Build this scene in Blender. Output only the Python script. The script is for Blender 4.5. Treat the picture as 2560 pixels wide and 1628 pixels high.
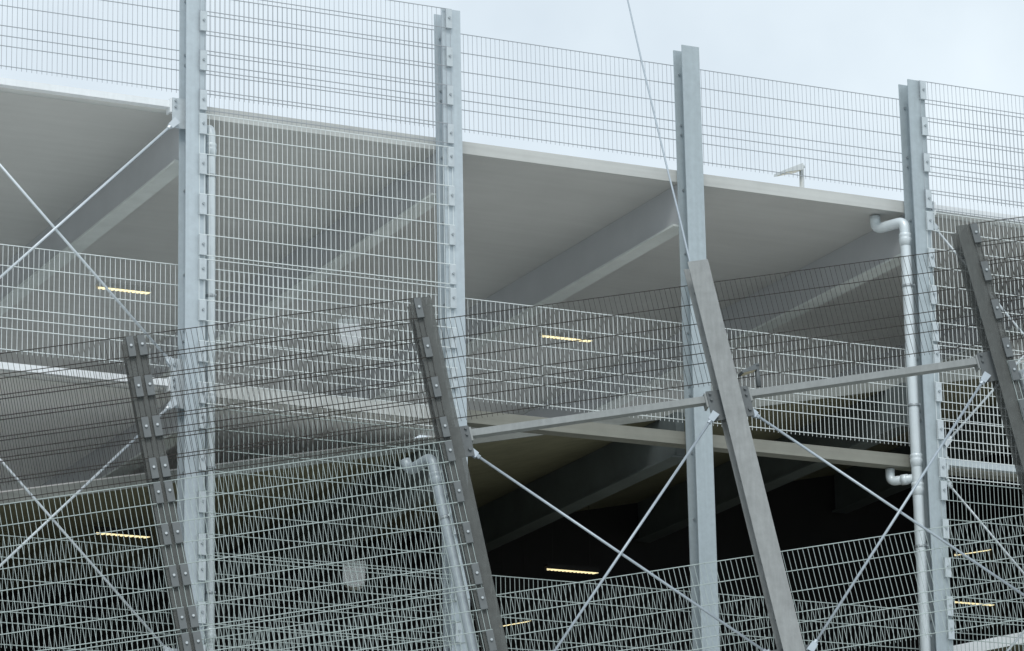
import bpy, math, random
from mathutils import Matrix, Vector
random.seed(7)
for o in list(bpy.data.objects): bpy.data.objects.remove(o)
scene = bpy.context.scene
col = scene.collection
R = math.radians

# ------------------------------------------------------------------ camera, sky, sun, exposure
Z0 = 14.65                       # facade coordinates: z = 0 is the top wire of the roof parapet, this far above ground
CAM = Vector((-15.2602, -31.8666, -12.9956))
FPX, PW, PH = 9403.99, 2560.0, 1628.0
YAW, PITCH, ROLL = 0.458711, 0.275031, -0.020257
fw = Vector((math.sin(YAW)*math.cos(PITCH), math.cos(YAW)*math.cos(PITCH), math.sin(PITCH)))
rt0 = Vector((math.cos(YAW), -math.sin(YAW), 0)); up0 = rt0.cross(fw)
rt = rt0*math.cos(ROLL) + up0*math.sin(ROLL)
up = up0*math.cos(ROLL) - rt0*math.sin(ROLL)
cam = bpy.data.objects.new('camera', bpy.data.cameras.new('camera')); col.objects.link(cam)
m = Matrix((rt, up, -fw)).transposed().to_4x4()
m.translation = CAM + Vector((0, 0, Z0))
cam.matrix_world = m
cam.data.sensor_width = 36; cam.data.lens = FPX/PW*36; cam.data.clip_start = .5; cam.data.clip_end = 3000
scene.camera = cam

SUN_EL, SUN_AZ = 48, 205         # azimuth from +Y clockwise: the light comes from behind the camera
world = bpy.data.worlds.new('World'); scene.world = world; world.use_nodes = True
nt = world.node_tree; N = nt.nodes; L = nt.links
bg = N['Background']
sky = N.new('ShaderNodeTexSky'); sky.sky_type = 'NISHITA'; sky.sun_disc = False
sky.sun_elevation = R(SUN_EL); sky.sun_rotation = R(SUN_AZ); sky.dust_density = 3.0
tc = N.new('ShaderNodeTexCoord')
no = N.new('ShaderNodeTexNoise'); no.inputs['Scale'].default_value = 9; no.inputs['Detail'].default_value = 5; no.inputs['Roughness'].default_value = .5
L.new(tc.outputs['Generated'], no.inputs['Vector'])
rp = N.new('ShaderNodeMapRange'); rp.inputs[1].default_value = .32; rp.inputs[2].default_value = .68; rp.inputs[3].default_value = .72; rp.inputs[4].default_value = 1.0
L.new(no.outputs['Fac'], rp.inputs[0])
mx = N.new('ShaderNodeMix'); mx.data_type = 'RGBA'
L.new(rp.outputs[0], mx.inputs[0]); L.new(sky.outputs[0], mx.inputs[6])
mx.inputs[7].default_value = (8.65, 9.7, 10.4, 1)      # the thin bright cloud sheet
L.new(mx.outputs[2], bg.inputs[0]); bg.inputs[1].default_value = .1

sl = bpy.data.lights.new('sun', 'SUN'); sl.energy = 1.3; sl.angle = R(18); sl.color = (1, .97, .93)
so = bpy.data.objects.new('sun', sl); col.objects.link(so)
az, el = R(SUN_AZ), R(SUN_EL)
sd = Vector((math.sin(az)*math.cos(el), math.cos(az)*math.cos(el), math.sin(el)))
so.rotation_euler = sd.to_track_quat('Z', 'Y').to_euler()
so.location = (0, -20, 40)
vs = scene.view_settings; vs.view_transform = 'Standard'; vs.look = 'None'; vs.exposure = 0; vs.gamma = 1
scene.cycles.transparent_max_bounces = 16
scene.cycles.max_bounces = 8; scene.cycles.diffuse_bounces = 5

# ------------------------------------------------------------------ materials
def mat(name, c, rough=.6, metal=0., var=.08, scale=8., streak=0., see=0., bump=0., grain=0., emit=None, es=0):
    m = bpy.data.materials.new(name); m.use_nodes = True
    n = m.node_tree.nodes; l = m.node_tree.links; b = n['Principled BSDF']
    b.inputs['Roughness'].default_value = rough; b.inputs['Metallic'].default_value = metal
    t = n.new('ShaderNodeTexCoord'); g = n.new('ShaderNodeNewGeometry')
    nz = n.new('ShaderNodeTexNoise'); nz.inputs['Scale'].default_value = scale; nz.inputs['Detail'].default_value = 6; nz.inputs['Roughness'].default_value = .65
    l.new(g.outputs['Position'], nz.inputs['Vector'])
    r = n.new('ShaderNodeMapRange'); r.inputs[1].default_value = .25; r.inputs[2].default_value = .75; r.inputs[3].default_value = 1-var; r.inputs[4].default_value = 1+var
    l.new(nz.outputs['Fac'], r.inputs[0]); val = r.outputs[0]
    if streak or grain:
        mp = n.new('ShaderNodeMapping'); mp.inputs['Scale'].default_value = (26, 26, .9) if streak else (.6, 9, 26)
        streak = streak or grain
        l.new(g.outputs['Position'], mp.inputs['Vector'])
        n2 = n.new('ShaderNodeTexNoise'); n2.inputs['Scale'].default_value = 1; n2.inputs['Detail'].default_value = 3
        l.new(mp.outputs[0], n2.inputs['Vector'])
        r2 = n.new('ShaderNodeMapRange'); r2.inputs[1].default_value = .3; r2.inputs[2].default_value = .7; r2.inputs[3].default_value = 1-streak; r2.inputs[4].default_value = 1+streak*.5
        l.new(n2.outputs['Fac'], r2.inputs[0])
        mu = n.new('ShaderNodeMath'); mu.operation = 'MULTIPLY'; l.new(val, mu.inputs[0]); l.new(r2.outputs[0], mu.inputs[1]); val = mu.outputs[0]
    vm = n.new('ShaderNodeVectorMath'); vm.operation = 'SCALE'; vm.inputs[0].default_value = c
    l.new(val, vm.inputs['Scale']); l.new(vm.outputs[0], b.inputs['Base Color'])
    if bump:
        bp = n.new('ShaderNodeBump'); bp.inputs['Strength'].default_value = bump; bp.inputs['Distance'].default_value = .004
        l.new(nz.outputs['Fac'], bp.inputs['Height']); l.new(bp.outputs[0], b.inputs['Normal'])
    if emit:
        b.inputs['Emission Color'].default_value = (*emit, 1); b.inputs['Emission Strength'].default_value = es
    if see:
        tr = n.new('ShaderNodeBsdfTransparent'); ms = n.new('ShaderNodeMixShader'); ms.inputs[0].default_value = see
        l.new(b.outputs[0], ms.inputs[1]); l.new(tr.outputs[0], ms.inputs[2])
        l.new(ms.outputs[0], n['Material Output'].inputs[0])
    return m
M = {
 'zinc':      mat('galvanised_steel', (.47, .54, .58), .5, .15, .08, 14, .05, bump=.12),
 'zinc_shaded': mat('shaded_galvanised_steel', (.39, .455, .485), .55, .15, .09, 14, .06, bump=.12),  # darker copy of the post zinc, shade of the lower lengths averaged in
 'plate':     mat('zinc_plate', (.52, .58, .61), .5, .2, .10, 25, .05),
 'bolt':      mat('bolt_steel', (.36, .40, .42), .45, .5, .1, 40),
 'wire':      mat('lit_zinc_wire', (.74, .80, .80), .5, .1, .06, 6),  # lit copy of the one mesh wire, brightness put into the colour
 'wire_dimmed':  mat('dimmed_zinc_wire', (.40, .47, .46), .5, .1, .08, 6),  # same mesh wire, dimmed in colour for the dark zone
 'soffit_veiled': mat('veil_whitened_soffit', (.86, .87, .86), .9, 0, .04, .9),  # slab whitened so its colour supplies the veil of light under it
 'wire_backlit': mat('backlit_zinc_wire', (.36, .39, .42), .5, .1, .08, 6),  # same mesh wire, backlit tone against the sky put into the colour
 'wire_silhouette': mat('silhouette_wire', (.030, .026, .022), .5, .2, .15, 6),  # same mesh wire again, coloured as a dark silhouette
 'channel':   mat('dull_channel_steel', (.24, .26, .26), .55, .15, .12, 10, .08),
 'pipe_dimmed': mat('dimmed_pipe', (.34, .39, .42), .4, .15, .08, 8),  # dimmed copy of the pipe zinc for the ghosted leaning frame
 'rod':       mat('rod_steel', (.40, .46, .51), .4, .3, .10, 10),
 'rod_light': mat('rod_galvanised', (.60, .66, .70), .4, .2, .08, 10),
 'lean':      mat('backlit_ghost_steel', (.098, .108, .104), .6, .1, .18, 12, .12, see=.30, bump=.15),  # see-through post steel, backlit darkness put into its colour
 'lean_pale': mat('pale_ghost_steel', (.30, .32, .32), .6, .1, .14, 9, .12, see=.18, bump=.15),  # paler copy of it, toned as the post looks over the dark zone
 'lean_plate':mat('backlit_zinc_plate', (.11, .125, .13), .55, .2, .12, 20),  # plates darkened to go with the backlit posts
 'roof':      mat('pale_concrete', (.52, .54, .525), .85, 0, .07, 2.5, grain=.08, bump=.2),
 'white':     mat('white_painted_steel', (.78, .82, .84), .5, 0, .05, 5, .05),
 'soffit':    mat('veiled_soffit_concrete', (.54, .55, .535), .9, 0, .06, .9, grain=.04),  # pale tone carries the veil of sky light over the roof soffit
 'beam':      mat('soffit_beam_paint', (.42, .44, .455), .8, 0, .05, 2),
 'flange':    mat('beam_flange_paint', (.56, .60, .585), .7, 0, .08, 5),
 'ramp':      mat('shaded_concrete', (.235, .23, .155), .9, 0, .15, 1.2, grain=.12),  # interior shade put into the concrete colour
 'added_ramp_beam': mat('shaded_ramp_beam', (.11, .13, .13), .8, 0, .2, 2),  # beams darkened for the same interior shade
 'added_ramp_edge': mat('grey_green_concrete', (.23, .245, .23), .85, 0, .12, 4, grain=.12),
 'edge_shaded':mat('shaded_olive_concrete', (.23, .235, .205), .85, 0, .10, 3, grain=.10),  # darkened copy of the floor edge where the bright veil ends
 'dark':      mat('black_shade', (.012, .012, .012), .9, 0, .2, 2),  # black stands for deep shade inside the building
 'floor':     mat('bounce_white', (.80, .79, .77), .9, 0, .05, 1),  # white of the bounce layer on top of the added ramp
 'pipe':      mat('pipe_galvanised', (.66, .73, .76), .35, .15, .06, 8),
 'ground':    mat('pale_paving', (.58, .57, .55), .9, 0, .08, .6),
 'housing':   mat('lamp_housing', (.55, .58, .58), .5, .2, .06, 10),
 'tube':      mat('lit_tube', (.9, .85, .6), .5, 0, .02, 5, emit=(1, .86, .50), es=1.0),
 'tub':       mat('white_plastic', (.90, .92, .94), .5, 0, .03, 6),
 'lens':      mat('lamp_lens', (.55, .50, .36), .3, 0, .05, 10),
}

# ------------------------------------------------------------------ frames and helpers
FA = Matrix.Translation((0, 0, Z0))                   # the upright facade
FB = Matrix(((.950034, .285354, -.126527, -.903364),  # the leaning screen that stands in front of it
             (-.262876, .949975, .168651, -1.260498),
             (.168323, -.126963, .977521, -3.384709 + Z0), (0, 0, 0, 1)))
ABS = {}
def link(o, parent, loc, F=None):
    col.objects.link(o); loc = Vector(loc); ABS[o] = loc
    if parent is None:
        o.matrix_world = (F or FA) @ Matrix.Translation(loc)
    else:
        o.parent = parent; o.location = loc - ABS[parent]
    return o
def thing(name, label, cat, loc, F=None, group=None):
    o = bpy.data.objects.new(name, None); o.empty_display_size = .2
    tag(o, label, cat, group)
    return link(o, None, loc, F)
def tag(o, label, cat, group=None):
    o['label'] = label; o['category'] = cat
    if group: o['group'] = group
MESH = {}
def mesh_of(key, verts, faces, material, smooth=False):
    k = (key, material)
    if k not in MESH:
        me = bpy.data.meshes.new(key if isinstance(key, str) else key[0]); me.from_pydata(verts, [], faces); me.update()
        me.materials.append(M[material])
        if smooth: me.polygons.foreach_set('use_smooth', [True]*len(me.polygons))
        MESH[k] = me
    return MESH[k]
def part(name, me, parent, loc, F=None):
    return link(bpy.data.objects.new(name, me), parent, loc, F)
BF = [(0,3,2,1),(4,5,6,7),(0,1,5,4),(1,2,6,5),(2,3,7,6),(3,0,4,7)]
def boxv(x0, x1, y0, y1, z0, z1):
    return [(x0,y0,z0),(x1,y0,z0),(x1,y1,z0),(x0,y1,z0),(x0,y0,z1),(x1,y0,z1),(x1,y1,z1),(x0,y1,z1)]
def box(name, x0, x1, y0, y1, z0, z1, material, parent, F=None, slope=0.):
    """box given in frame coordinates; slope lifts it along x"""
    c = Vector(((x0+x1)/2, (y0+y1)/2, (z0+z1)/2))
    v = boxv(x0-c.x, x1-c.x, y0-c.y, y1-c.y, z0-c.z, z1-c.z)
    if slope: v = [(x, y, z + slope*x) for x, y, z in v]
    key = (name, tuple(round(q, 4) for p in v for q in p))
    return part(name, mesh_of(key, v, BF, material), parent, c, F)
def prism(r, a, b, n=6):
    """closed prism from a to b as verts, faces"""
    a, b = Vector(a), Vector(b); d = (b-a).normalized()
    u = d.orthogonal().normalized(); w = d.cross(u)
    v = []; f = []
    for p in (a, b):
        for i in range(n):
            t = 2*math.pi*i/n; v.append(tuple(p + u*(r*math.cos(t)) + w*(r*math.sin(t))))
    for i in range(n): f.append((i, (i+1) % n, n+(i+1) % n, n+i))
    f.append(tuple(range(n-1, -1, -1))); f.append(tuple(range(n, 2*n)))
    return v, f
def bar(name, r, a, b, material, parent, n=10, F=None):
    a, b = Vector(a), Vector(b); c = (a+b)/2
    v, f = prism(r, a-c, b-c, n)
    key = (name, tuple(round(q, 4) for p in v[:3] for q in p), round((b-a).length, 4), n)
    return part(name, mesh_of(key, v, f, material, n > 8), parent, c, F)
def tube(name, pts, r, material, parent, n=12, F=None):
    """round tube along a polyline"""
    pts = [Vector(p) for p in pts]; c = sum(pts, Vector())/len(pts); v = []; f = []
    rr = r if isinstance(r, (list, tuple)) else [r]*len(pts)
    u = None
    for i, p in enumerate(pts):
        d = (pts[min(i+1, len(pts)-1)] - pts[max(i-1, 0)]).normalized()
        u = d.orthogonal().normalized() if u is None else (u - d*u.dot(d)).normalized()
        w = d.cross(u)
        for k in range(n):
            t = 2*math.pi*k/n; v.append(tuple(p - c + u*(rr[i]*math.cos(t)) + w*(rr[i]*math.sin(t))))
    for i in range(len(pts)-1):
        for k in range(n):
            f.append((i*n+k, i*n+(k+1) % n, (i+1)*n+(k+1) % n, (i+1)*n+k))
    f.append(tuple(range(n-1, -1, -1))); f.append(tuple(range((len(pts)-1)*n, len(pts)*n)))
    me = bpy.data.meshes.new(name); me.from_pydata(v, [], f); me.materials.append(M[material])
    me.polygons.foreach_set('use_smooth', [True]*len(me.polygons))
    return part(name, me, parent, c, F)
def bend(p, q, s, r, k=6):
    """rounded corner at q between p and s"""
    p, q, s = Vector(p), Vector(q), Vector(s)
    a = q + (p-q).normalized()*r; b = q + (s-q).normalized()*r
    return [tuple((1-t)**2*a + 2*t*(1-t)*q + t*t*b) for t in [i/k for i in range(k+1)]]
def pix(u, v):
    return fw + rt*((u-PW/2)/FPX) - up*((v-PH/2)/FPX)
def at_y(u, v, y):                # the point of the sight line on the vertical plane y
    d = pix(u, v); return CAM + d*((y-CAM.y)/d.y)
def at_z(u, v, z):
    d = pix(u, v); return CAM + d*((z-CAM.z)/d.z)
def shows(F, pts, mar=60):
    us = []; vs_ = []
    for p in pts:
        q = F @ Vector(p) - Vector((0, 0, Z0)) - CAM; z = q.dot(fw)
        us.append(PW/2 + FPX*q.dot(rt)/z); vs_.append(PH/2 - FPX*q.dot(up)/z)
    return max(us) > -mar and min(us) < PW+mar and max(vs_) > -mar and min(vs_) < PH+mar

PITCH_X, STOREY = 2.70, 2.7457
def cA(k): return -.235 + PITCH_X*(k-2)
def cB(k): return -.180 + PITCH_X*(k-2)
SL, RX, RZ = .2116, -4.537, -5.061                    # slope of the added ramp and its underside at the facade
def ramp_z(x): return RZ + SL*(x-RX)

# ------------------------------------------------------------------ ground
g = part('ground', mesh_of('ground', [(-600,-600,0),(600,-600,0),(600,600,0),(-600,600,0)], [(0,1,2,3)], 'ground'), None, (0,0,-Z0))
g['kind'] = 'structure'

# ------------------------------------------------------------------ the car park behind the screens
cp = thing('car_park', 'concrete car park deck building with pale roof soffit and added dark sloping ramp', 'building', (0, 6, -Z0))
XL, XR, YB, YR = -10.8, 10.5, 10.6, 6.2     # roof depth YB; added ramp and floors stop at YR, open behind for light
for k in range(-1, 6):                                 # one roof plank field per bay, joints on the beams
    box('roof_slab', cA(k)+.004, cA(k+1)-.004, .05, YB, -1.232, -1.12, 'soffit', cp)
for k in range(-1, 6):                                 # the edge of the roof deck
    x0, x1 = cA(k)+.003, cA(k+1)-.003
    box('roof_edge', x0, x1, .022, .048, -1.243, -1.117, 'roof', cp)
for k in range(-1, 7):                                 # beams that run back from each post
    c = cA(k)
    box('soffit_beam', c-.03, c+.03, .10, YB-.2, -1.665, -1.234, 'beam', cp)
    b = box('beam_flange', c-.09, c+.09, .10, YB-.2, -1.69, -1.667, 'flange', cp)
for x in (-7, -1.2, 4.6, 10.3):
    box('column', x-.15, x+.15, YB-.6, YB-.3, -Z0, -1.70, 'beam', cp)
# the middle floor: a full deck on the left, only its edge on the right where the added ramp passes
for k in range(-1, 2):
    box('floor_slab', cA(k)+.004, cA(k+1)-.004+(.02 if k == 1 else 0), .05, YR, -3.978, -3.862, 'soffit_veiled', cp)
for k in range(-1, 6):
    box('floor_edge', cA(k)+.003, cA(k+1)-.003, .022, .048 if k < 2 else .18, -3.990, -3.860, 'roof' if k < 2 else 'edge_shaded', cp)
for k in (-1, 0, 1):
    box('soffit_beam', cA(k)-.03, cA(k)+.03, .10, YR-.2, -4.34, -3.980, 'beam', cp)
    box('beam_flange', cA(k)-.09, cA(k)+.09, .10, YR-.2, -4.362, -4.342, 'flange', cp)
# added ramp that climbs to the right, marks off the painted dark zone
edges = [-10.5] + [cA(k) for k in range(0, 6)] + [9.6]
for a, b in zip(edges[:-1], edges[1:]):
    xm = (a+b)/2
    box('added_ramp_slab', a, b-.006, .62, YR, ramp_z(xm), ramp_z(xm)+.10, 'ramp', cp, slope=SL)
    box('bounce_layer', a, b-.006, .62, YR, ramp_z(xm)+.104, ramp_z(xm)+.130, 'floor', cp, slope=SL)  # unseen white layer added to throw light up at the soffits
    box('added_ramp_edge', a, b-.006, .585, .616, ramp_z(xm)-.008, ramp_z(xm)+.112, 'added_ramp_edge', cp, slope=SL)
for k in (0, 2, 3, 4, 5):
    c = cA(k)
    box('added_ramp_beam', c-.05, c+.05, .26, YR-.05, ramp_z(c)-.46, ramp_z(c)-.014, 'added_ramp_beam', cp)
    box('beam_flange', c-.10, c+.10, .26, YR-.05, ramp_z(c)-.484, ramp_z(c)-.463, 'added_ramp_beam', cp)
# black wall added to close the dark zone under the ramp
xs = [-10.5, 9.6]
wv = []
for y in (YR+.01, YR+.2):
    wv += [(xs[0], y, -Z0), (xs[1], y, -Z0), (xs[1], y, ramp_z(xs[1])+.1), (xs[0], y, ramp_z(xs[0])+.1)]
part('shade_wall', mesh_of('shade_wall', wv, [(0,1,2,3),(7,6,5,4),(0,4,5,1),(1,5,6,2),(2,6,7,3),(3,7,4,0)], 'dark'), cp, (0,0,0))
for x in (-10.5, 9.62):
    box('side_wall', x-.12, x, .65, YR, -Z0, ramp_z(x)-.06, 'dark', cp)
# lower floor, and the leaning frame's lower slab built as a ramp at the right
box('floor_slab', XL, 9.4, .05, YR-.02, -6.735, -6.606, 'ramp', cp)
for k in range(-1, 6):
    box('floor_edge', cA(k)+.003, cA(k+1)-.003, .022, .046, -6.737, -6.604, 'roof', cp)
a, b = 2.2, 9.4
box('lower_lean_slab', a, b, .62, 4.5, -5.60+.235*((a+b)/2-6.68), -5.49+.235*((a+b)/2-6.68), 'ramp', cp, slope=.235)
box('lower_lean_edge', a, b, .58, .616, -5.605+.235*((a+b)/2-6.68), -5.485+.235*((a+b)/2-6.68), 'white', cp, slope=.235)
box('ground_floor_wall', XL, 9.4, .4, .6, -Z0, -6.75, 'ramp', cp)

# ------------------------------------------------------------------ steel posts
def hexbolt(parent, x, y, z, r=.014, d=.018, material='bolt'):
    return bar('bolt', r, (x, y, z), (x, y-d, z), material, parent, 6)
def bracket(p, c, side, zt, zb, lower, material, bm):
    """gusset plate on one side of a post, with its bolts"""
    x0, x1 = (c-.205, c-.011) if side < 0 else (c+.011, c+.205)
    o = box('bracket_plate', min(x0, x1), max(x0, x1), -.131, -.119, zb, zt, material, p)
    bx = c + side*.172
    ds = [(.03, .013), (.09, .013), (.235, .018)] if not lower else [(.06, .018), (.205, .013), (.27, .013), (.415, .018)]
    for d, r in ds: hexbolt(o, bx, -.131, zt-d, r, .02, bm)
    return o
def post(F, c, label, material, ground, braces, group, bm, plate, levels):
    p = thing('leaning_post' if F is FB else 'steel_post', label, 'post', (c, -.125, ground), F, group)
    box('front_flange', c-.10, c+.10, -.220, -.208, ground, .155, material, p)
    box('rear_flange', c-.10, c+.10, -.042, -.030, ground, .155, material, p)
    box('web', c-.005, c+.005, -.2079, -.0421, ground, .150, material, p)
    for lv in range(levels):
        for dz in (-.105, -.653, -.755, -1.346, -2.02):
            if lv*STOREY - dz < 9: hexbolt(p, c-.045, -.042, dz-lv*STOREY, .013, .014, bm)
    for s in braces:
        for lv in range(levels):
            if lv == 0: bracket(p, c, s, -1.13, -1.43, False, plate, bm)
            else: bracket(p, c, s, -3.70-(lv-1)*STOREY, -4.175-(lv-1)*STOREY, True, plate, bm)
    return p
uplab = {0: 'upright galvanised post beyond the left edge of the picture',
         1: 'bright upright galvanised post, first from the left, downpipe on its right side',
         2: 'bright upright galvanised post, second from the left, mesh clipped only on its left',
         3: 'plain upright galvanised post, third from the left, without clips or pipe',
         4: 'upright galvanised post, fourth from the left, elbowed downpipe on its left side',
         5: 'upright galvanised post beyond the right edge of the picture'}
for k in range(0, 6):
    post(FA, cA(k), uplab[k], 'zinc' if k in (0, 1, 2) else 'zinc_shaded', -Z0, {0: (1,), 1: (-1,), 4: (1,), 5: (-1,)}.get(k, ()),
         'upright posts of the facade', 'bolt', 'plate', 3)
lelab = {0: 'dark leaning steel post beyond the left edge of the picture',
         1: 'dark leaning steel post, first from the left, mesh clipped on both its sides',
         2: 'dark leaning steel post, second from the left, crossing the second upright post',
         3: 'grey leaning steel post crossing the third upright post, brackets on both its sides',
         4: 'dark leaning steel post at the right edge, mesh clipped on its right'}
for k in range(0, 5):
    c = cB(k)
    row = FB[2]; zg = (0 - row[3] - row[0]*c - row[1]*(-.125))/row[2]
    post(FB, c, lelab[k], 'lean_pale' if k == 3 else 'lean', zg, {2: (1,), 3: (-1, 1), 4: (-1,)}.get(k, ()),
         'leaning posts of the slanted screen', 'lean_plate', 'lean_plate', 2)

# ------------------------------------------------------------------ welded mesh
def mesh_panel(F, name, label, group, xs, rows, x0, x1, y, ztop, tip, wire, clips=None, clipmat='plate', boltmat='bolt'):
    HR, VR = (.0042, .0022) if wire == 'wire_silhouette' else (.0044, .0025) if wire == 'wire_backlit' else (.0044, .0028)
    zlow = rows[-1] - tip
    if not shows(F, [(x, y, ztop+z) for x in (x0, x1) for z in (0, zlow)]): return None
    p = thing(name, label, 'mesh panel', ((x0+x1)/2, y, ztop+zlow), F, group)
    hm = mesh_of(('horizontal_wire', round(x1-x0, 3)), *prism(HR, (-(x1-x0)/2, 0, 0), ((x1-x0)/2, 0, 0), 6), wire)
    vm = mesh_of(('vertical_wire', round(zlow, 3)), *prism(VR, (0, 0, zlow), (0, 0, 0), 5), wire)
    for z in rows: part('horizontal_wire', hm, p, ((x0+x1)/2, y-HR-VR+.0005, ztop+z))
    for x in xs: part('vertical_wire', vm, p, (x, y, ztop))
    for (a, b) in clips or ():
        for i in range(0, len(rows)-1, 2):
            zt, zb = ztop+rows[i], ztop+rows[i+1]
            o = box('clip', a, b, y-.024, y-.012, zb-.004, zt-.006, clipmat, p)
            box('clip_lip', a, b, y-.0119, y+.009, zb-.004, zb+.004, clipmat, o)
            hexbolt(o, (a+b)/2, y-.024, (zt+zb)/2, .013, .016, boltmat)
    return p
REAR = [0, -.2, -.4, -.6, -.7, -.8, -1.0]
OUT = [-.2*i for i in range(8)]
ordn = ['first', 'second', 'third', 'fourth', 'fifth']
def bay(k, kind, n=4):
    if k == 0: return 'left of the first %s post' % kind
    if k == n: return 'right of the %s %s post' % (ordn[n-1], kind)
    return 'between the %s and %s %s posts' % (ordn[k-1], ordn[k], kind)
lvA = ['grey mesh parapet at the roof edge, ', 'bright mesh parapet along the middle floor, ', 'bright mesh parapet along the lowest floor, ']
lvB = ['slanted silhouette-dark mesh parapet near the top, ', 'slanted pale mesh parapet near the bottom, ']
rown = ['topmost', 'second from top', 'third from top', 'fourth from top', 'fifth from top', 'sixth from top']
for lv in range(3):
    for k in range(0, 5):
        c = cA(k)
        mesh_panel(FA, 'mesh_parapet', lvA[lv] + bay(k, 'upright').replace('the ', ''), 'mesh parapets of the upright facade',
                   [c+.235+.05*i for i in range(-3, 49)], REAR, c+.06, c+2.66, 0., -lv*STOREY, .03, ('wire_backlit', 'wire', 'wire_dimmed')[lv])
for k in (1, 4):
    for r in range(5):
        c, d = cA(k), cA(k+1)
        mesh_panel(FA, 'outer_mesh_sheet', ('grey' if r == 0 else 'bright') + ' outer mesh sheet %s, %s' % (bay(k, 'upright'), rown[r]), 'outer mesh sheets of the upright facade',
                   [c+.032+.05*i for i in range(54)], OUT, c+.025, d-.005, -.235, .147-1.4405*r, .03, 'wire_backlit' if r == 0 else 'wire' if r < 3 else 'wire_dimmed',
                   [(c+.028, c+.098), (d-.072, d-.008)])
for lv in range(2):
    for k in range(0, 5):
        c = cB(k)
        mesh_panel(FB, 'slanted_mesh_parapet', lvB[lv] + bay(k, 'leaning').replace('the ', ''), 'mesh parapets of the leaning screen',
                   [c+.180+.05*i for i in range(-2, 50)], REAR, c+.06, c+2.66, 0., -lv*STOREY, .03, 'wire_silhouette' if lv == 0 else 'wire_dimmed')
for k in (0, 1, 4):
    for r in range(4):
        c, d = cB(k), cB(k+1)
        mesh_panel(FB, 'slanted_mesh_sheet', ('silhouette-dark' if r == 0 else 'pale') + ' slanted mesh sheet %s, %s' % (bay(k, 'leaning'), rown[r]), 'outer mesh sheets of the leaning screen',
                   [c+.032+.05*i for i in range(54)], OUT, c+.025, d-.005, -.235, .147-1.4405*r, .03, 'wire_silhouette' if r == 0 else 'wire_dimmed',
                   [(c+.028, c+.098), (d-.072, d-.008)], 'lean_plate', 'bolt')

# ------------------------------------------------------------------ channel beams between the brackets
def channel(F, c0, c1, zt, label, material, group):
    if not shows(F, [(x, -.1, zt) for x in (c0, c1)], 0): return
    t = thing('channel_beam', label, 'beam', ((c0+c1)/2, -.06, zt-.066), F, group)
    x0, x1 = c0+.225, c1-.225
    box('web', x0, x1, -.116, -.108, zt-.066, zt, material, t)
    box('top_flange', x0, x1, -.1078, -.03, zt-.008, zt, material, t)
    box('bottom_flange', x0, x1, -.1078, -.03, zt-.066, zt-.058, material, t)
    for x, s in ((x0, 1), (x1, -1)):
        box('end_plate', min(x, x-s*.018), max(x, x-s*.018), -.128, -.02, zt-.115, zt+.02, material, t)
        box('tie_strip', min(x-s*.019, x-s*.05), max(x-s*.019, x-s*.05), -.118, -.110, zt-.066, zt-.01, material, t)
channel(FA, cA(0), cA(1), -1.158, 'white channel beam at the roof edge, left of the first upright post', 'white', 'channel beams of the upright facade')
channel(FA, cA(0), cA(1), -3.900, 'white channel beam of the middle floor, left of the first upright post', 'white', 'channel beams of the upright facade')
channel(FA, cA(4), cA(5), -1.158, 'white channel beam at the roof edge, right of the fourth upright post', 'white', 'channel beams of the upright facade')
channel(FA, cA(4), cA(5), -3.900, 'channel beam of the middle floor, right of the fourth upright post', 'plate', 'channel beams of the upright facade')
channel(FB, cB(2), cB(3), -1.166, 'slanted grey channel beam between the second and third leaning posts', 'channel', 'channel beams of the leaning screen')
channel(FB, cB(3), cB(4), -1.166, 'slanted grey channel beam between the third and fourth leaning posts', 'channel', 'channel beams of the leaning screen')

# ------------------------------------------------------------------ diagonal brace rods
def brace(F, a, b, y, label, material, group):
    a, b = Vector((a[0], y, a[1])), Vector((b[0], y, b[1])); d = (b-a).normalized()
    t = thing('brace_rod', label, 'brace rod', (a+b)/2, F, group)
    bar('rod', .0125, a+d*.07, b-d*.07, material, t, 12)
    for p, s in ((a, 1), (b, -1)):
        q = p + d*s*.035; nrm = Vector((d.z, 0, -d.x))*.036; e = d*s*.048
        for yy in (-.019, .013):                       # two fork cheeks
            yv = Vector((0, yy, 0)); v = []
            for th in (0, .006):
                for cc in (q-e-nrm, q+e-nrm*.8, q+e+nrm*.8, q-e+nrm): v.append(tuple(cc + yv + Vector((0, th, 0)) - q))
            me = bpy.data.meshes.new('fork_cheek'); me.from_pydata(v, [], BF); me.materials.append(M[material])
            part('fork_cheek', me, t, q)
        bar('lock_nut', .021, q+e*1.02, q+e*1.02+d*s*.03, material, t, 6)
ZU, ZLs = -1.368, (-3.759, -4.118)
gA, gB = 'brace rods of the upright facade', 'brace rods of the leaning screen'
for k, mname in ((0, 'left of the first upright post'), (4, 'right of the fourth upright post')):
    x0, x1 = cA(k)+.172, cA(k+1)-.172
    mt = 'rod_light'
    brace(FA, (x1, ZU), (x0, ZLs[0]), -.145, 'upper brace rod rising to the right, ' + mname, mt, gA)
    brace(FA, (x0, ZU), (x1, ZLs[0]), -.105, 'upper brace rod falling to the right, ' + mname, mt, gA)
    brace(FA, (x1, ZLs[1]), (x0, ZLs[0]-STOREY), -.145, 'lower brace rod rising to the right, ' + mname, mt, gA)
    brace(FA, (x0, ZLs[1]), (x1, ZLs[0]-STOREY), -.105, 'lower brace rod falling to the right, ' + mname, mt, gA)
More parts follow.
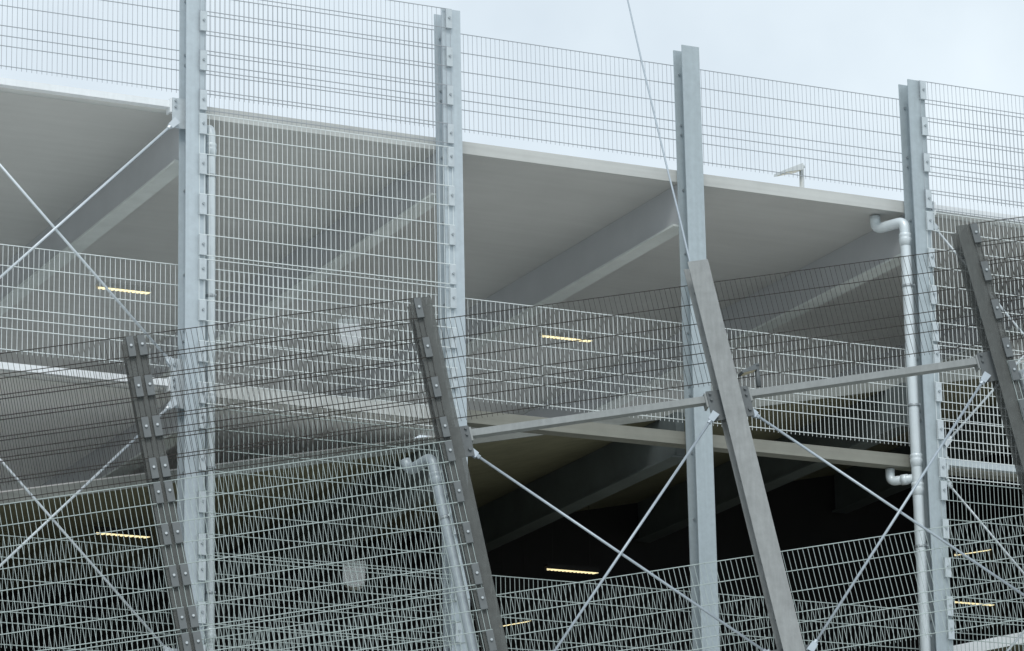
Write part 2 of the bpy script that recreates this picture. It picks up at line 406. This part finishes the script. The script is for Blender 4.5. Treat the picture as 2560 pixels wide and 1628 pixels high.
for k, mname in ((2, 'second and third leaning posts'), (3, 'third and fourth leaning posts')):
    x0, x1 = cB(k)+.172, cB(k+1)-.172
    brace(FB, (x1, ZU), (x0, ZLs[0]), -.145, 'slanted screen brace rod rising to the right between ' + mname, 'rod', gB)
    brace(FB, (x0, ZU), (x1, ZLs[0]), -.105, 'slanted screen brace rod falling to the right between ' + mname, 'rod', gB)

# ------------------------------------------------------------------ downpipes
def downpipe(F, label, path, r, collars, clamps, material, zend, branch=None):
    """path: outlet, corner(s), then straight down"""
    x, y = path[-1][0], path[-1][1]
    t = thing('downpipe', label, 'downpipe', (x, y, zend), F, 'rainwater downpipes')
    pts = [path[0]]
    full = path + [(x, y, zend)]
    for i in range(1, len(full)-1): pts += bend(full[i-1], full[i], full[i+1], .085)
    pts.append((x, y, zend))
    tube('pipe', pts, r, material, t, 16)
    for z in collars:
        tube('collar', [(x, y, z+.07), (x, y, z+.06), (x, y, z+.035), (x, y, z+.025), (x, y, z+.01), (x, y, z), (x, y, z-.07)],
             [r+.001, r+.010, r+.010, r+.004, r+.011, r+.011, r+.002], material, t, 16)
    for z in clamps:
        o = tube('clamp', [(x, y, z+.014), (x, y, z-.014)], r+.006, 'bolt', t, 16)
        hexbolt(o, x+r*.5, y-r*.95, z, .010, .03)
    if branch:
        bp = branch; q = []
        q = [bp[0]] + bend(bp[0], bp[1], bp[2], .06) + [bp[2]]
        tube('inlet_pipe', q, r*.85, material, t, 14)
        d = (Vector(bp[2])-Vector(bp[1])); s = Vector(bp[1]) + d*.55
        tube('collar', [tuple(s-d*.12), tuple(s+d*.12)], r*1.0, material, t, 14)
x = cA(1)+.200
downpipe(FA, 'pale downpipe with elbow on right side of the first upright post', [(x+.02, .30, -1.25), (x, .28, -1.37), (x, -.10, -1.37)], .046, [-1.60, -4.05, -6.3], [-1.86, -3.05, -4.72, -5.9], 'pipe', -Z0)
x = cA(4)-.152
downpipe(FA, 'pale downpipe with offset elbow on left side of the fourth upright post', [(4.87, .24, -1.25), (4.87, .24, -1.39), (x, -.10, -1.385)], .056, [-1.585, -3.95, -4.25], [-2.09, -3.37, -4.85, -6.2], 'pipe', -Z0,
         [(4.84, .14, -4.0), (4.84, .14, -4.13), (x, -.085, -4.13)])
x = cB(2)-.190
downpipe(FB, 'leaning grey downpipe with elbow on left side of the second leaning post', [(x-.18, .22, -1.26), (x-.17, .20, -1.375), (x, -.10, -1.375)], .052, [-1.60, -4.2], [-1.98, -3.3], 'pipe_dimmed', -13.5)
x = cB(4)+.20
downpipe(FB, 'leaning grey downpipe with elbow at right edge beside the fourth leaning post', [(x+.12, .22, -1.26), (x+.11, .2, -1.375), (x, -.10, -1.375)], .050, [-1.60], [-1.98, -3.3], 'pipe_dimmed', -13.0)

# ------------------------------------------------------------------ lamps, rod, fittings
def floodlight(F, base, top, nose, label, r, w, material):
    t = thing('floodlight', label, 'floodlight', base, F, 'floodlights on short poles')
    base, top, nose = Vector(base), Vector(top), Vector(nose)
    bar('pole', r, base, top, material, t, 12)
    bar('pole_cap', r*1.25, top, top+Vector((0, 0, r)), material, t, 12)
    d = nose - top; side = d.cross(Vector((0, 0, 1))).normalized()*w
    bar('arm', r*.5, top - d*.12 + Vector((0, 0, r*.2)), top + d*.35 + Vector((0, 0, r*.2)), material, t, 8)
    a = top + d*.10
    v = [a-side*.7-Vector((0, 0, .035)), a+side*.7-Vector((0, 0, .035)), nose+side-Vector((0, 0, .02)), nose-side-Vector((0, 0, .02)),
         a-side*.6+Vector((0, 0, w*.42)), a+side*.6+Vector((0, 0, w*.42)), nose+side*.92+Vector((0, 0, w*.10)), nose-side*.92+Vector((0, 0, w*.10))]
    o = sum(v, Vector())/8
    me = bpy.data.meshes.new('lamp_head'); me.from_pydata([tuple(p-o) for p in v], [], BF); me.materials.append(M[material])
    h = part('lamp_head', me, t, o)
    ctr = sum(v[:4], Vector())/4
    lv = [ctr + (p-ctr)*.8 - Vector((0, 0, .004)) for p in v[:4]] + [ctr + (p-ctr)*.8 + Vector((0, 0, .004)) for p in v[:4]]
    me = bpy.data.meshes.new('lamp_lens'); me.from_pydata([tuple(p-ctr) for p in lv], [], BF); me.materials.append(M['lens'])
    part('lamp_lens', me, h, ctr)
tp = at_y(2004, 420, 5.0)
floodlight(FA, (tp.x-.05, 5.0, -1.12), tuple(tp), tuple(at_y(1950, 432, 4.95)), 'pale floodlight on a short pole standing on the roof deck', .030, .12, 'housing')
floodlight(FB, (2.845, -.085, -1.14), (2.872, -.085, -.935), (2.69, -.12, -.99), 'small dark floodlight on a pole above the third leaning post bracket', .022, .05, 'lean_plate')
t = thing('lightning_rod', 'tall thin metal rod rising into the sky from the third leaning post', 'rod', (2.493, -.03, .0), FB)
tube('rod', [(2.493, -.054, -.25), (2.493, -.054, .229), (2.498, -.054, .714), (2.497, -.054, 1.257), (2.505, -.054, 2.373), (2.517, -.054, 3.055), (2.535, -.054, 3.9)],
     [.010, .010, .010, .0095, .009, .008, .007], 'rod', t, 8)
for z in (.10, -.12): box('rod_clamp', 2.470, 2.516, -.066, -.0425, z-.012, z+.012, 'lean_plate', t)

def strip_light(p, q, roof, label):
    p, q = Vector(p), Vector(q); d = (q-p); ln = d.length; d.normalize()
    t = thing('strip_light', label, 'strip light', (p+q)/2, FA, 'lit louvre strip lights under the decks')
    s = d.cross(Vector((0, 0, 1))).normalized()
    def slab(name, a0, a1, w0, w1, z0, z1, material, tilt=0):
        v = []
        for z in (z0, z1):
            for a, w in ((a0, w0), (a1, w0), (a1, w1), (a0, w1)):
                v.append(tuple(d*(a + tilt*(w-w0)) + s*w + Vector((0, 0, z))))
        me = bpy.data.meshes.new(name); me.from_pydata(v, [], BF); me.materials.append(M[material]); return part(name, me, t, p)
    hm = 'soffit' if roof else 'dark'  # housing toned like its backdrop, painted-shade black below the ramp
    slab('housing', -.02, ln+.02, -.05, .05, .042, .07, hm)
    for w in (-.05, .04): slab('reflector', -.02, ln+.02, w, w+.010, .012, .0415, hm)
    n = max(8, int(ln/.046))
    for i in range(n):
        a = ln*(i+.5)/n; slab('lit_louvre_cell', a-ln/n*.17, a+ln/n*.17, -.038, .038, .008, .032, 'tube', .35)
    for a in (.12, .88):
        w = p + d*(a*ln); zt = -1.233 if roof else ramp_z(w.x)-.001
        bar('hanger', .003, w+Vector((0, 0, .07)), Vector((w.x, w.y, zt)), hm, t, 6)
def level_strip(u0, v0, u1, y, roof, label):
    a = at_y(u0, v0, y); b = at_y(u1, v0, y)
    strip_light((a.x, y, a.z), (b.x, y, a.z), roof, label)
def tilted_strip(u0, v0, u1, v1, y, label):
    strip_light(at_y(u0, v0, y), at_y(u1, v1, y), False, label)
def under(u, v, hang):
    """point a little below the ramp soffit on a sight line"""
    d = pix(u, v); t = (RZ - hang + SL*(CAM.x-RX) - CAM.z)/(d.z - SL*d.x); return CAM + d*t
level_strip(245, 722, 372, 4.65, True, 'lit strip light under the roof soffit, left of the first upright post')
level_strip(1357, 843, 1475, 4.65, True, 'lit strip light under the roof soffit, between second and third upright posts')
level_strip(240, 1336, 370, under(240, 1336, .12).y, False, 'lit strip light in the dark at left, below the added ramp')
level_strip(1368, 1426, 1490, 4.0, False, 'lit strip light in the dark, left of the third upright post')
tilted_strip(1250, 1569, 1322, 1556, 5.4, 'short lit strip light tilting upward at the bottom centre of the picture')
tilted_strip(2388, 1391, 2515, 1371, 5.4, 'lit strip light tilting upward at lower right, behind slanted mesh')
level_strip(2388, 1508, 2500, 5.4, False, 'level strip light near the bottom right corner')
level_strip(2352, 948, 2462, 3.2, False, 'lit strip light just below the added ramp at right, behind the fourth leaning post')

def tub(c, w, zt, label):
    """white half-round fitting hung under a soffit"""
    t = thing('ceiling_fitting', label, 'fitting', c, FA, 'white ceiling fittings')
    n = 10; prof = [(-w, .0), (-w, -.12)] + [(-w*math.cos(math.pi*i/n)*.98, -.12 - w*.85*math.sin(math.pi*i/n)) for i in range(1, n)] + [(w, -.12), (w, .0)]
    v = [(x, -.09, z) for x, z in prof] + [(x, .09, z) for x, z in prof]; k = len(prof)
    f = [tuple(range(k)), tuple(range(2*k-1, k-1, -1))] + [(i, i+k, (i+1) % k + k, (i+1) % k) for i in range(k)]
    me = bpy.data.meshes.new('shell'); me.from_pydata(v, [], f); me.materials.append(M['tub'])
    c = Vector(c); o = part('shell', me, t, c); o.rotation_euler = (0, 0, R(-25))
    o = box('lid', c.x-w*1.02, c.x+w*1.02, c.y-.095, c.y+.095, c.z+.002, c.z+.05, 'housing', t); o.rotation_euler = (0, 0, R(-25))
    bar('hanger', .008, c+Vector((0, 0, .05)), Vector((c.x, c.y, zt)), 'housing', t, 8)
tub(at_y(875, 815, 2.0), .112, -1.233, 'white half-round fitting under the roof soffit behind the mesh')
tub(at_y(885, 1420, 2.2), .112, ramp_z(at_y(885, 1420, 2.2).x), 'white half-round fitting in the dark below the added ramp behind mesh')
